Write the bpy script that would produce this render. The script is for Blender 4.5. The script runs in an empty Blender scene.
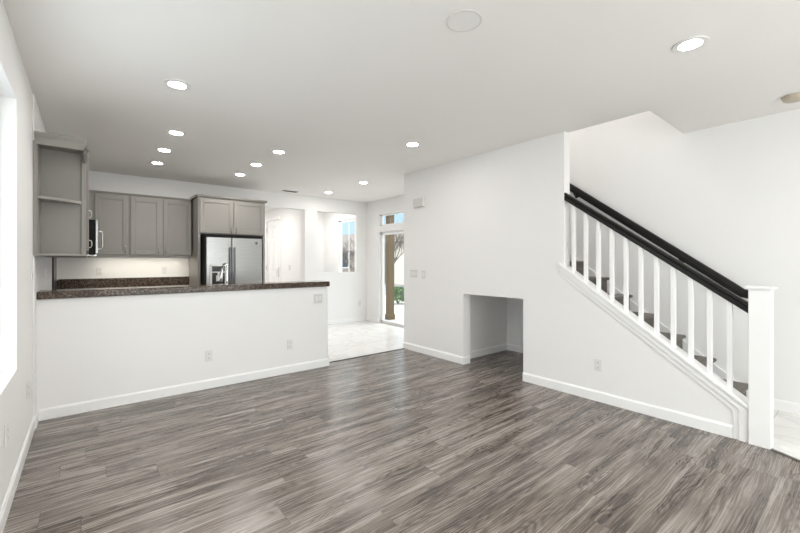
import bpy, bmesh, math, random
from mathutils import Vector
random.seed(7)
S = bpy.context.scene
COL = S.collection
PI = math.pi

# ------------------------------------------------------------------ camera
cam_d = bpy.data.cameras.new('camera')
cam = bpy.data.objects.new('camera', cam_d)
COL.objects.link(cam)
cam.location = (0, 0, 1.37)
cam.rotation_euler = (PI / 2, 0, math.radians(-39.085))
cam_d.sensor_width = 36.0
cam_d.lens = 36.0 * 385.0 / 800.0
cam_d.shift_y = -5.0 / 800.0
cam_d.clip_start = 0.02
cam_d.clip_end = 300
S.camera = cam

# ------------------------------------------------------------------ colour management
S.view_settings.view_transform = 'Standard'
S.view_settings.look = 'None'
S.view_settings.gamma = 1.0
S.view_settings.use_curve_mapping = False
S.view_settings.exposure = 0.40
S.cycles.use_denoising = True
S.cycles.diffuse_bounces = 6
S.cycles.sample_clamp_indirect = 8.0

# ------------------------------------------------------------------ sky
W = bpy.data.worlds.new('sky'); S.world = W; W.use_nodes = True
nt = W.node_tree; nt.nodes.clear()
tc = nt.nodes.new('ShaderNodeTexCoord')
sep = nt.nodes.new('ShaderNodeSeparateXYZ'); nt.links.new(tc.outputs['Generated'], sep.inputs[0])
ramp = nt.nodes.new('ShaderNodeValToRGB'); nt.links.new(sep.outputs['Z'], ramp.inputs[0])
ramp.color_ramp.elements[0].position = 0.0; ramp.color_ramp.elements[0].color = (0.40, 0.49, 0.58, 1)
ramp.color_ramp.elements[1].position = 0.16; ramp.color_ramp.elements[1].color = (0.28, 0.43, 0.58, 1)
e_ = ramp.color_ramp.elements.new(0.5); e_.color = (1.9, 1.95, 2.0, 1)
nz = nt.nodes.new('ShaderNodeTexNoise'); nz.inputs['Scale'].default_value = 3.0; nz.inputs['Detail'].default_value = 6
nt.links.new(tc.outputs['Generated'], nz.inputs['Vector'])
cr = nt.nodes.new('ShaderNodeValToRGB'); nt.links.new(nz.outputs['Fac'], cr.inputs[0])
cr.color_ramp.elements[0].position = 0.52; cr.color_ramp.elements[1].position = 0.66
mx = nt.nodes.new('ShaderNodeMixRGB'); nt.links.new(cr.outputs[0], mx.inputs[0])
nt.links.new(ramp.outputs[0], mx.inputs[1]); mx.inputs[2].default_value = (0.56, 0.57, 0.58, 1)
bg = nt.nodes.new('ShaderNodeBackground'); bg.inputs['Strength'].default_value = 1.6
nt.links.new(mx.outputs[0], bg.inputs[0])
wo = nt.nodes.new('ShaderNodeOutputWorld'); nt.links.new(bg.outputs[0], wo.inputs[0])

# ------------------------------------------------------------------ daylight at the left window, added fill lights, lamp powers
LAMP_L = 132.0          # radiance of each recessed lamp's lens
def area(name, loc, rot, sx, sy, power, col=(1, 1, 1)):
    d = bpy.data.lights.new(name, 'AREA'); d.shape = 'RECTANGLE'; d.size = sx; d.size_y = sy
    d.energy = power; d.color = col
    o = bpy.data.objects.new(name, d); COL.objects.link(o); o.location = loc; o.rotation_euler = rot
    return o
def downlight(name, x, y, z, power, r=0.14):
    d = bpy.data.lights.new(name, 'AREA'); d.shape = 'DISK'; d.size = r; d.energy = power; d.color = (1.0, 0.98, 0.95)
    o = bpy.data.objects.new(name, d); COL.objects.link(o); o.location = (x, y, z)
downlight('hall_fill', 2.75, 9.0, 2.73, 16)              # unseen lights added to brighten hall, study and stairwell
downlight('hall_fill', 2.75, 10.6, 2.73, 10)
downlight('study_fill', 4.45, 8.5, 2.73, 11)  # unseen, added to lift the room behind the square opening
downlight('stairwell_fill', 4.45, 2.3, 4.89, 12, 0.3)  # unseen pair added upstairs to brighten the stair opening
downlight('stairwell_fill', 4.45, 3.6, 4.89, 9, 0.3)
downlight('living_lamp', 0.54, 0.0, 2.73, 12)
area('rear_fill', (1.9, -2.62, 1.3), (PI / 2, 0, 0), 3.5, 2.2, 105, (1.0, 0.97, 0.955))  # soft fill for the whole room, sent in through the added rear window
area('daylight_left', (-0.62, 2.35, 1.54), (0, -PI / 2, 0), 1.7, 1.9, 15, (1.0, 0.975, 0.96))

# ================================================================== materials
class NB:
    def __init__(s, name):
        s.m = bpy.data.materials.new(name); s.m.use_nodes = True
        s.nt = s.m.node_tree; s.nt.nodes.clear()
        s.out = s.n('ShaderNodeOutputMaterial')
    def n(s, t): return s.nt.nodes.new(t)
    def l(s, a, b): s.nt.links.new(a, b)
    def put(s, v, sock):
        if hasattr(v, 'is_linked') or isinstance(v, bpy.types.NodeSocket): s.l(v, sock)
        else: sock.default_value = v
    def math(s, op, a, b=0.0, c=None):
        k = s.n('ShaderNodeMath'); k.operation = op
        s.put(a, k.inputs[0]); s.put(b, k.inputs[1])
        if c is not None: s.put(c, k.inputs[2])
        return k.outputs[0]
    def xyz(s, x, y, z):
        k = s.n('ShaderNodeCombineXYZ')
        s.put(x, k.inputs[0]); s.put(y, k.inputs[1]); s.put(z, k.inputs[2]); return k.outputs[0]
    def noise(s, vec, scale, detail=2, rough=0.5, dist=0.0, out='Fac'):
        k = s.n('ShaderNodeTexNoise'); s.l(vec, k.inputs['Vector'])
        k.inputs['Scale'].default_value = scale; k.inputs['Detail'].default_value = detail
        k.inputs['Roughness'].default_value = rough; k.inputs['Distortion'].default_value = dist
        return k.outputs[out]
    def white(s, vec, out='Value'):
        k = s.n('ShaderNodeTexWhiteNoise'); k.noise_dimensions = '3D'; s.l(vec, k.inputs['Vector']); return k.outputs[out]
    def ramp(s, fac, stops):
        k = s.n('ShaderNodeValToRGB'); s.l(fac, k.inputs[0]); e = k.color_ramp.elements
        while len(e) < len(stops): e.new(0.5)
        for i, (p, c) in enumerate(stops):
            e[i].position = p; e[i].color = (c[0], c[1], c[2], 1) if not isinstance(c, (int, float)) else (c, c, c, 1)
        return k.outputs[0]
    def mix(s, f, a, b, mode='MIX'):
        k = s.n('ShaderNodeMixRGB'); k.blend_type = mode
        s.put(f, k.inputs[0])
        for v, i in ((a, 1), (b, 2)):
            if isinstance(v, tuple): k.inputs[i].default_value = (v[0], v[1], v[2], 1)
            else: s.l(v, k.inputs[i])
        return k.outputs[0]
    def pos(s):
        return s.n('ShaderNodeNewGeometry').outputs['Position']
    def objc(s): return s.n('ShaderNodeTexCoord').outputs['Object']
    def bsdf(s, color, rough=0.5, metal=0.0, spec=0.5, bump=None, bstr=0.1, bdist=0.002, aniso=0.0, coat=0.0):
        p = s.n('ShaderNodeBsdfPrincipled')
        if isinstance(color, tuple): p.inputs['Base Color'].default_value = (color[0], color[1], color[2], 1)
        else: s.l(color, p.inputs['Base Color'])
        s.put(rough, p.inputs['Roughness']); p.inputs['Metallic'].default_value = metal
        p.inputs['Specular IOR Level'].default_value = spec
        if aniso: p.inputs['Anisotropic'].default_value = aniso
        if coat: p.inputs['Coat Weight'].default_value = coat
        if bump is not None:
            b = s.n('ShaderNodeBump'); b.inputs['Strength'].default_value = bstr; b.inputs['Distance'].default_value = bdist
            s.l(bump, b.inputs['Height']); s.l(b.outputs[0], p.inputs['Normal'])
        s.l(p.outputs[0], s.out.inputs[0]); return s.m

def paint(name, c, rough=0.6, tex=0.05, scale=90):
    b = NB(name); p = b.objc()
    v = b.noise(p, 1.7, 3)
    col = b.mix(v, tuple(x * 0.985 for x in c), tuple(min(1, x * 1.015) for x in c))
    return b.bsdf(col, rough, spec=0.3, bump=b.noise(p, scale, 3), bstr=tex, bdist=0.002)

def plain(name, c, rough=0.5, metal=0.0, var=0.06, scale=25, spec=0.5):
    b = NB(name); v = b.noise(b.objc(), scale, 3)
    col = b.mix(v, tuple(x * (1 - var) for x in c), tuple(min(1, x * (1 + var)) for x in c))
    return b.bsdf(col, rough, metal, spec)

M = {}
M['wall'] = paint('wall_paint', (0.845, 0.838, 0.828), 0.62, 0.06, 110)
M['ceiling'] = paint('ceiling_paint', (0.855, 0.838, 0.818), 0.75, 0.10, 70)
M['trim'] = paint('trim_paint', (0.88, 0.878, 0.87), 0.35, 0.02, 40)
M['cabinet'] = paint('cabinet_paint', (0.298, 0.282, 0.261), 0.42, 0.02, 60)
M['plastic'] = plain('white_plastic', (0.80, 0.79, 0.77), 0.35, var=0.02)
M['plate'] = plain('plate_plastic', (0.76, 0.75, 0.735), 0.35, var=0.02)
M['greyplate'] = plain('grey_plastic', (0.68, 0.665, 0.65), 0.4, var=0.02)
M['beige'] = plain('beige_plastic', (0.52, 0.45, 0.35), 0.45, var=0.03)
M['slot'] = plain('dark_slot', (0.03, 0.03, 0.03), 0.5)
M['nickel'] = plain('brushed_nickel', (0.62, 0.60, 0.57), 0.28, 1.0, 0.04, 120)
M['darksteel'] = plain('dark_steel', (0.20, 0.20, 0.20), 0.30, 1.0, 0.04, 120)
M['pull'] = plain('dark_nickel', (0.34, 0.325, 0.31), 0.30, 1.0, 0.04, 120)
M['chrome'] = plain('chrome', (0.80, 0.80, 0.80), 0.10, 1.0, 0.02, 60)
M['black'] = plain('black_enamel', (0.012, 0.012, 0.013), 0.28, var=0.2)
M['blackmatte'] = plain('black_plastic', (0.010, 0.010, 0.010), 0.6, var=0.2, spec=0.15)
M['rail'] = paint('black_rail_paint', (0.006, 0.005, 0.004), 0.38, 0.05, 60)
M['vinyl'] = plain('white_vinyl', (0.85, 0.85, 0.85), 0.35, var=0.02)
M['bark'] = plain('bark', (0.16, 0.13, 0.11), 0.9, var=0.3, scale=9)
M['leaf'] = plain('shrub_leaf', (0.10, 0.19, 0.06), 0.6, var=0.45, scale=14)
M['asphalt'] = plain('asphalt', (0.30, 0.29, 0.30), 0.9, var=0.1, scale=40)
M['concrete'] = plain('patio_concrete', (0.58, 0.56, 0.53), 0.85, var=0.08, scale=6)
M['stucco'] = paint('stucco', (0.80, 0.73, 0.64), 0.9, 0.3, 40)
M['stucco_grey'] = paint('stucco_grey', (0.36, 0.30, 0.26), 0.9, 0.3, 40)
M['post'] = paint('tan_post_paint', (0.155, 0.110, 0.062), 0.8, 0.3, 60)
M['darkglass'] = plain('dark_glass', (0.03, 0.035, 0.04), 0.08)

def mk_roof():
    b = NB('roof_tile'); p = b.pos(); s = b.n('ShaderNodeSeparateXYZ'); b.l(p, s.inputs[0])
    r = b.math('FRACT', b.math('MULTIPLY', s.outputs['Z'], 5.0))
    n = b.noise(p, 3.0, 4)
    c = b.ramp(n, [(0.3, (0.16, 0.13, 0.12)), (0.7, (0.30, 0.25, 0.23))])
    return b.bsdf(b.mix(b.math('LESS_THAN', r, 0.12), c, (0.07, 0.06, 0.055)), 0.9)
M['roof'] = mk_roof()

def mk_steel():
    b = NB('stainless_steel'); p = b.objc()
    mp = b.n('ShaderNodeMapping'); b.l(p, mp.inputs[0]); mp.inputs['Scale'].default_value = (4, 4, 260)
    g = b.noise(mp.outputs[0], 1.0, 3)
    col = b.ramp(g, [(0.3, (0.37, 0.37, 0.365)), (0.7, (0.45, 0.45, 0.44))])
    return b.bsdf(col, b.math('MULTIPLY_ADD', g, 0.10, 0.25), 1.0, bump=g, bstr=0.02, bdist=0.0005)
M['steel'] = mk_steel()

def mk_granite():
    b = NB('brown_granite'); p = b.objc()
    v = b.n('ShaderNodeTexVoronoi'); b.l(p, v.inputs['Vector']); v.inputs['Scale'].default_value = 95
    cell = b.white(v.outputs['Position'])
    c1 = b.ramp(cell, [(0.0, (0.020, 0.015, 0.012)), (0.40, (0.060, 0.042, 0.031)), (0.75, (0.105, 0.076, 0.058)), (1.0, (0.26, 0.205, 0.16))])
    n = b.noise(p, 30, 4)
    c2 = b.mix(b.math('MULTIPLY', n, 0.5), c1, (0.07, 0.05, 0.038))
    return b.bsdf(c2, 0.16, spec=0.25)
M['granite'] = mk_granite()

def mk_laminate(name='laminate_planks', boards=True):
    b = NB(name); p = b.pos(); s = b.n('ShaderNodeSeparateXYZ'); b.l(p, s.inputs[0])
    X, Y = s.outputs['X'], s.outputs['Y']
    w, L = 0.192, 1.22
    ys = b.math('MULTIPLY', Y, 1 / w)
    row = b.math('FLOOR', ys)
    rr = b.white(b.xyz(row, 3.3, 0.7))
    xs = b.math('ADD', b.math('MULTIPLY', X, 1 / L), b.math('MULTIPLY', rr, 7.0))
    colm = b.math('FLOOR', xs)
    ident = b.xyz(row, colm, 1.7)
    v1 = b.white(ident); v2 = b.white(b.xyz(colm, row, 5.1))
    # grain coordinates, shifted plank by plank
    gx = b.math('MULTIPLY_ADD', v1, 31.0, X)
    gy = b.math('MULTIPLY_ADD', v2, 17.0, Y)
    warp = b.noise(b.xyz(b.math('MULTIPLY', gx, 1.5), b.math('MULTIPLY', gy, 8.0), 1.0), 1.0, 2, 0.5, 0.0)
    gyw = b.math('MULTIPLY_ADD', warp, 0.06, gy)
    fine = b.noise(b.xyz(b.math('MULTIPLY', gx, 2.4), b.math('MULTIPLY', gyw, 130.0), 0.0), 1.0, 5, 0.6, 0.2)
    streak = b.noise(b.xyz(b.math('MULTIPLY', gx, 0.70), b.math('MULTIPLY', gyw, 14.0), 2.0), 1.0, 6, 0.62, 0.35)
    band = b.noise(b.xyz(b.math('MULTIPLY', gx, 0.55), b.math('MULTIPLY', gyw, 8.0), 6.0), 1.0, 2, 0.5, 0.2)
    blot = b.noise(b.xyz(b.math('MULTIPLY', gx, 1.6), b.math('MULTIPLY', gy, 6.0), 4.0), 1.0, 2, 0.5, 0.4)
    # cathedral rings: contour lines of a stretched field
    fld = b.noise(b.xyz(b.math('MULTIPLY', gx, 1.1), b.math('MULTIPLY', gy, 6.5), 8.0), 1.0, 2.5, 0.5, 0.3)
    ring = b.math('SINE', b.math('MULTIPLY', fld, 130.0))
    ring = b.math('POWER', b.math('MULTIPLY_ADD', ring, 0.5, 0.5), 2.0)
    knot = b.math('MULTIPLY', ring, b.ramp(blot, [(0.44, 0.15), (0.60, 1.0)]))
    t = b.math('MULTIPLY_ADD', streak, 0.95, -0.225)
    t = b.math('ADD', t, b.math('MULTIPLY_ADD', fine, 0.55, -0.095))
    t = b.math('ADD', t, b.math('MULTIPLY', b.math('SUBTRACT', band, 0.5), 0.30))
    t = b.math('SUBTRACT', t, b.math('MULTIPLY', knot, 0.17))
    t = b.math('ADD', t, b.math('MULTIPLY', b.math('SUBTRACT', v1, 0.5), 0.035))
    t = b.math('SUBTRACT', t, b.math('MULTIPLY', b.math('SUBTRACT', blot, 0.5), 0.15))
    col = b.ramp(t, [(0.22, (0.038, 0.027, 0.021)), (0.35, (0.104, 0.078, 0.061)), (0.45, (0.198, 0.164, 0.138)),
                     (0.60, (0.355, 0.318, 0.285))])
    hue = b.mix(0.12, col, b.mix(v2, (0.16, 0.128, 0.11), (0.19, 0.182, 0.178)))
    if boards:
        fy = b.math('FRACT', ys); fx = b.math('FRACT', xs)
        ey = b.math('MINIMUM', fy, b.math('SUBTRACT', 1.0, fy)); ex = b.math('MINIMUM', fx, b.math('SUBTRACT', 1.0, fx))
        gap = b.math('MAXIMUM', b.math('LESS_THAN', ey, 0.0075), b.math('LESS_THAN', ex, 0.0013))
        hue = b.mix(b.math('MULTIPLY', gap, 0.7), hue, (0.02, 0.017, 0.015))
    rough = b.math('MULTIPLY_ADD', fine, 0.10, 0.22)
    return b.bsdf(hue, rough, spec=0.75, bump=fine, bstr=0.04, bdist=0.001)
M['laminate'] = mk_laminate()
def mk_tread():
    b = NB('stair_wood'); p = b.objc()
    mp = b.n('ShaderNodeMapping'); b.l(p, mp.inputs[0]); mp.inputs['Scale'].default_value = (2.0, 45, 45)
    g = b.noise(mp.outputs[0], 1.0, 5, 0.6, 0.3)
    return b.bsdf(b.ramp(g, [(0.3, (0.075, 0.062, 0.053)), (0.7, (0.165, 0.142, 0.124))]), 0.4, spec=0.35)
M['tread'] = mk_tread()

def mk_marble():
    b = NB('marble_tile'); p = b.pos(); s = b.n('ShaderNodeSeparateXYZ'); b.l(p, s.inputs[0])
    X, Y = s.outputs['X'], s.outputs['Y']
    xs = b.math('MULTIPLY', b.math('ADD', X, 0.05), 1 / 1.2); ys = b.math('MULTIPLY', b.math('SUBTRACT', Y, 0.55), 1 / 0.6)
    idn = b.white(b.xyz(b.math('FLOOR', xs), b.math('FLOOR', ys), 2.0))
    q = b.xyz(b.math('MULTIPLY_ADD', idn, 19.0, X), b.math('MULTIPLY_ADD', idn, 7.0, Y), idn)
    n = b.noise(q, 1.6, 5, 0.55, 1.2)
    d = b.math('ABSOLUTE', b.math('SUBTRACT', n, 0.5))
    vein = b.ramp(d, [(0.0, 1.0), (0.03, 0.25), (0.09, 0.0)])
    cloud = b.noise(q, 2.2, 4)
    base = b.mix(cloud, (0.86, 0.85, 0.835), (0.78, 0.77, 0.755))
    c = b.mix(b.math('MULTIPLY', vein, 0.30), base, (0.46, 0.45, 0.44))
    fx = b.math('FRACT', xs); fy = b.math('FRACT', ys)
    g = b.math('MAXIMUM', b.math('LESS_THAN', fx, 0.0030), b.math('LESS_THAN', fy, 0.0070))
    c = b.mix(b.math('MULTIPLY', g, 0.75), c, (0.30, 0.29, 0.28))
    return b.bsdf(c, 0.22, spec=0.5)
M['marble'] = mk_marble()

def mk_glass():
    b = NB('window_glass')
    t = b.n('ShaderNodeBsdfTransparent'); t.inputs[0].default_value = (0.95, 0.97, 0.96, 1)
    g = b.n('ShaderNodeBsdfGlossy'); g.inputs['Roughness'].default_value = 0.02
    lw = b.n('ShaderNodeLayerWeight'); lw.inputs['Blend'].default_value = 0.5
    f = b.math('MULTIPLY_ADD', b.math('POWER', lw.outputs['Facing'], 5.0), 0.5, 0.02)
    k = b.n('ShaderNodeMixShader'); b.l(f, k.inputs[0]); b.l(t.outputs[0], k.inputs[1]); b.l(g.outputs[0], k.inputs[2])
    b.l(k.outputs[0], b.out.inputs[0]); return b.m
M['glass'] = mk_glass()

def mk_emit(name, c, st):
    b = NB(name); e = b.n('ShaderNodeEmission'); e.inputs[0].default_value = (*c, 1); e.inputs[1].default_value = st
    b.l(e.outputs[0], b.out.inputs[0]); return b.m
M['lens'] = mk_emit('lamp_lens', (1.0, 0.958, 0.92), LAMP_L)
M['strip'] = mk_emit('strip_lens', (1.0, 0.93, 0.80), 20.0)

# ================================================================== mesh helpers
class MB:
    def __init__(s): s.bm = bmesh.new()
    def _faces(s, vs, fs):
        v = [s.bm.verts.new(p) for p in vs]
        for f in fs:
            try: s.bm.faces.new([v[i] for i in f])
            except ValueError: pass
        return s
    def box(s, x0, x1, y0, y1, z0, z1):
        x0, x1 = sorted((x0, x1)); y0, y1 = sorted((y0, y1)); z0, z1 = sorted((z0, z1))
        return s._faces([(x0, y0, z0), (x1, y0, z0), (x1, y1, z0), (x0, y1, z0), (x0, y0, z1), (x1, y0, z1), (x1, y1, z1), (x0, y1, z1)],
                        [(3, 2, 1, 0), (4, 5, 6, 7), (0, 1, 5, 4), (1, 2, 6, 5), (2, 3, 7, 6), (3, 0, 4, 7)])
    def prism(s, poly, axis, a, b):
        def P(u, v, w): return {'x': (w, u, v), 'y': (u, w, v), 'z': (u, v, w)}[axis]
        n = len(poly)
        vs = [P(u, v, a) for u, v in poly] + [P(u, v, b) for u, v in poly]
        fs = [tuple(range(n)), tuple(range(2 * n - 1, n - 1, -1))] + [(i, i + n, (i + 1) % n + n, (i + 1) % n) for i in range(n)]
        return s._faces(vs, fs)
    def cyl(s, c, r, h, axis='z', n=28, r2=None):
        r2 = r if r2 is None else r2
        def P(u, v, w): return {'x': (c[0] + w, c[1] + u, c[2] + v), 'y': (c[0] + u, c[1] + w, c[2] + v), 'z': (c[0] + u, c[1] + v, c[2] + w)}[axis]
        vs = [P(r * math.cos(2 * PI * i / n), r * math.sin(2 * PI * i / n), 0) for i in range(n)] + \
             [P(r2 * math.cos(2 * PI * i / n), r2 * math.sin(2 * PI * i / n), h) for i in range(n)]
        return s._faces(vs, [tuple(range(n - 1, -1, -1)), tuple(range(n, 2 * n))] + [(i, (i + 1) % n, (i + 1) % n + n, i + n) for i in range(n)])
    def ring(s, c, r0, r1, h, n=32):
        vs = []
        for z in (0, h):
            for r in (r0, r1):
                vs += [(c[0] + r * math.cos(2 * PI * i / n), c[1] + r * math.sin(2 * PI * i / n), c[2] + z) for i in range(n)]
        fs = []
        for i in range(n):
            j = (i + 1) % n
            a, b_, c_, d = i, n + i, 2 * n + i, 3 * n + i
            a2, b2, c2, d2 = j, n + j, 2 * n + j, 3 * n + j
            fs += [(a, a2, b2, b_), (c_, d, d2, c2), (a, c_, c2, a2), (b_, b2, d2, d)]
        return s._faces(vs, fs)
    def tube(s, pts, r, n=10, sq=None):
        pts = [Vector(p) for p in pts]; rings = []
        rs = r if isinstance(r, (list, tuple)) else [r] * len(pts)
        for i, p in enumerate(pts):
            t = (pts[min(i + 1, len(pts) - 1)] - pts[max(i - 1, 0)]).normalized()
            ref = Vector((0, 0, 1)) if abs(t.z) < 0.9 else Vector((1, 0, 0))
            u = t.cross(ref).normalized(); v = u.cross(t).normalized()
            if sq:
                prof = sq; rings.append([s.bm.verts.new(p + u * a + v * b_) for a, b_ in prof])
            else:
                rings.append([s.bm.verts.new(p + (u * math.cos(2 * PI * k / n) + v * math.sin(2 * PI * k / n)) * rs[i]) for k in range(n)])
        m = len(rings[0])
        for a, b_ in zip(rings, rings[1:]):
            for k in range(m): s.bm.faces.new((a[k], a[(k + 1) % m], b_[(k + 1) % m], b_[k]))
        s.bm.faces.new(list(reversed(rings[0]))); s.bm.faces.new(rings[-1]); return s
    def lathe(s, prof, c=(0, 0, 0), n=32):
        rings = [[s.bm.verts.new((c[0] + r * math.cos(2 * PI * k / n), c[1] + r * math.sin(2 * PI * k / n), c[2] + z)) for k in range(n)] for r, z in prof]
        for a, b_ in zip(rings, rings[1:]):
            for k in range(n): s.bm.faces.new((a[k], a[(k + 1) % n], b_[(k + 1) % n], b_[k]))
        s.bm.faces.new(rings[0]); s.bm.faces.new(rings[-1]); return s
    def build(s, name, mat, parent=None, local=False, bevel=0.0, seg=2, smooth=False, loc=None):
        bmesh.ops.recalc_face_normals(s.bm, faces=s.bm.faces)
        org = Vector((0, 0, 0))
        if parent is not None and not local:
            q = parent
            while q is not None: org += q.location; q = q.parent
        if loc is not None: org = Vector(loc)
        if org.length and not local: bmesh.ops.translate(s.bm, verts=s.bm.verts, vec=-org)
        me = bpy.data.meshes.new(name); s.bm.to_mesh(me); s.bm.free()
        me.materials.append(mat)
        if smooth:
            for f in me.polygons: f.use_smooth = True
        o = bpy.data.objects.new(name, me); COL.objects.link(o)
        if parent is not None: o.parent = parent
        if loc is not None: o.location = loc
        if bevel:
            bv = o.modifiers.new('bevel', 'BEVEL'); bv.width = bevel; bv.segments = seg; bv.limit_method = 'ANGLE'
        if smooth:
            try:
                me.set_sharp_from_angle(angle=math.radians(40))
            except Exception: pass
        return o

def tag(o, label=None, cat=None, group=None, kind=None):
    if label: o['label'] = label
    if cat: o['category'] = cat
    if group: o['group'] = group
    if kind: o['kind'] = kind
    return o
def thing(name, label, cat, loc, rz=0.0, group=None):
    o = bpy.data.objects.new(name, None); COL.objects.link(o); o.empty_display_size = 0.1
    o.location = loc; o.rotation_euler = (0, 0, rz)
    return tag(o, label, cat, group)
def struct(mb, name, mat, label=None, cat=None, **k):
    o = mb.build(name, mat, **k)
    return tag(o, label, cat, None, 'structure')
def copy_tree(o, parent=None):
    c = o.copy(); COL.objects.link(c)
    if parent is not None: c.parent = parent
    for ch in list(o.children): copy_tree(ch, c)
    return c

# ================================================================== the setting
LX = -0.345      # left wall
BY = 4.53        # front of the bar wall
SX = 3.89        # stair wall
RX = 4.95        # wall beyond the stairs
KY = 7.455       # kitchen / dining back wall
DX = 5.05        # dining outer wall
H = 2.74
REAR = -2.4

# floors
f = MB()
f.prism([(LX - 0.1, REAR), (2.25, REAR), (3.872, 0.479), (SX + 0.02, 0.52), (SX + 0.02, 2.5), (5.1, 2.5), (5.1, 3.65), (SX + 0.02, 3.65), (SX + 0.02, 4.66), (LX - 0.1, 4.66)], 'z', -0.03, 0.0)
struct(f, 'floor', M['laminate'], 'grey brown wood-look plank floor of the living room', 'floor')
t = MB()
t.box(LX - 0.1, 5.2, 4.66, 7.7, -0.03, 0.001); t.box(1.6, 5.2, 7.7, 11.6, -0.03, 0.001)
struct(t, 'floor_dining', M['marble'], 'white marble tile floor of the dining area behind the bar wall', 'floor')
t = MB(); t.prism([(2.25, REAR), (5.0, REAR), (5.0, 1.2), (4.0, 1.2), (SX + 0.02, 0.52), (3.872, 0.479)], 'z', -0.03, 0.001)
struct(t, 'floor_entry', M['marble'], 'white marble tile floor at the foot of the stairs', 'floor')
t = MB(); t.box(2.457, SX, 4.645, 4.675, -0.01, 0.006)
struct(t, 'trim_1', M['rail'], 'thin dark strip where planks meet the dining tile', 'trim', bevel=0.003)
t = MB(); t.tube([(2.25, REAR, 0.0), (3.872, 0.479, 0.0)], 0.01, sq=[(-0.018, -0.01), (0.018, -0.01), (0.012, 0.008), (-0.012, 0.008)])
struct(t, 'trim_2', M['tread'], 'slanting strip where planks meet the entry tile', 'trim')

# ceiling with the stair opening
VX, VY0, VY1 = 3.965, 1.285, 4.62
c = MB(); c.box(LX - 0.3, VX, REAR - 0.2, 11.7, H, H + 0.25); c.box(VX, 5.5, REAR - 0.2, VY0, H, H + 0.25); c.box(VX, 5.5, VY1, 11.7, H, H + 0.25)
struct(c, 'ceiling', M['ceiling'], 'flat white ceiling with an opening over the stairs', 'ceiling')

# left wall with window opening (the kitchen part stands 8 mm proud of the living part)
wy0, wy1, wz0, wz1 = 1.30, 3.395, 0.69, 2.39
w = MB(); T0 = LX - 0.18
w.box(T0, LX, REAR, wy0, 0, H); w.box(T0, LX, wy1, 4.337, 0, H); w.box(T0, LX, wy0, wy1, 0, wz0); w.box(T0, LX, wy0, wy1, wz1, H)
w.box(T0, LX + 0.008, 4.337, KY + 0.12, 0, H)
struct(w, 'wall_left', M['wall'], 'white wall on the left with the window at its edge', 'wall')
wn = MB(); gx = LX - 0.085
for a in ((wy0, wy0 + 0.05, wz0, wz1), (wy1 - 0.05, wy1, wz0, wz1)): wn.box(gx - 0.05, gx, *a)
for a in ((wy0 + 0.05, wy1 - 0.05, wz0, wz0 + 0.05), (wy0 + 0.05, wy1 - 0.05, wz1 - 0.05, wz1)): wn.box(gx - 0.05, gx, *a)
wn.box(gx - 0.045, gx - 0.005, 2.32, 2.37, wz0 + 0.05, wz1 - 0.05)
win1 = struct(wn, 'window_1', M['vinyl'], 'white framed window cut off by the left edge of the photo', 'window', bevel=0.004)
g = MB(); g.box(gx - 0.03, gx - 0.024, wy0 + 0.05, wy1 - 0.05, wz0 + 0.05, wz1 - 0.05); g.build('pane', M['glass'], win1)

# rear wall behind the camera with a window added to let the fill light in
w = MB(); w.box(T0, 0.15, REAR - 0.15, REAR, 0, H); w.box(3.65, 5.1, REAR - 0.15, REAR, 0, H); w.box(0.15, 3.65, REAR - 0.15, REAR, 2.4, H); w.box(0.15, 3.65, REAR - 0.15, REAR, 0, 0.2)
struct(w, 'wall_rear', M['wall'], 'white wall behind the viewer with an added wide window', 'wall')
wn = MB()
for x in (0.15, 1.29, 2.43, 3.58): wn.box(x, x + 0.07, REAR - 0.12, REAR - 0.05, 0.2, 2.4)
for z in (0.2, 2.33): wn.box(0.15, 3.65, REAR - 0.12, REAR - 0.05, z, z + 0.07)
win = struct(wn, 'window_added', M['vinyl'], 'wide white framed window added behind the viewer for fill light', 'window')
g = MB(); g.box(0.2, 3.6, REAR - 0.09, REAR - 0.084, 0.25, 2.35); g.build('pane', M['glass'], win)

# bar wall
w = MB(); w.box(LX - 0.06, 2.457, BY, BY + 0.12, 0, 1.045)
struct(w, 'wall_bar', M['wall'], 'white half wall under the dark granite bar top', 'wall', bevel=0.012, seg=3)

# stair wall: full part with the nook opening, and the sloped part beside the flight
NY0, NY1, NZ = 2.542, 3.45, 0.94
EY = 2.055
SL = 0.7145                                     # slope of the balustrade
def capz(y): return 1.354 - (2.099 - y) * SL     # top of the sloped cap on the stair wall
w = MB(); T1 = SX + 0.12
w.box(SX, T1, NY1, 4.69, 0, H); w.box(SX, T1, NY0, NY1, NZ, H); w.box(SX, T1, EY, NY0, 0, H)
w.prism([(0.64, 0), (EY, 0), (EY, capz(EY) - 0.03), (0.64, capz(0.64) - 0.03)], 'x', SX, T1)
struct(w, 'wall_stair', M['wall'], 'white wall enclosing the stairs with a low square opening', 'wall')
w = MB(); w.box(T1, DX + 0.15, 4.59, 4.69, 0, H)
struct(w, 'wall_landing', M['wall'], 'white wall closing off the stair enclosure', 'wall')
# nook lining
w = MB(); NX = 5.06
w.box(T1, NX + 0.06, 3.60, 3.66, 0, NZ + 0.05); w.box(T1, NX + 0.06, 2.48, 2.541, 0, NZ + 0.05); w.box(T1, NX + 0.06, 2.541, 3.60, NZ, NZ + 0.05); w.box(NX, NX + 0.06, 2.541, 3.60, 0, NZ)
w.box(T1 - 0.001, T1 + 0.02, NY1 + 0.001, 3.6, 0, NZ)
struct(w, 'wall_nook', M['wall'], 'white lining of the low opening under the stairs', 'wall')
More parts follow.
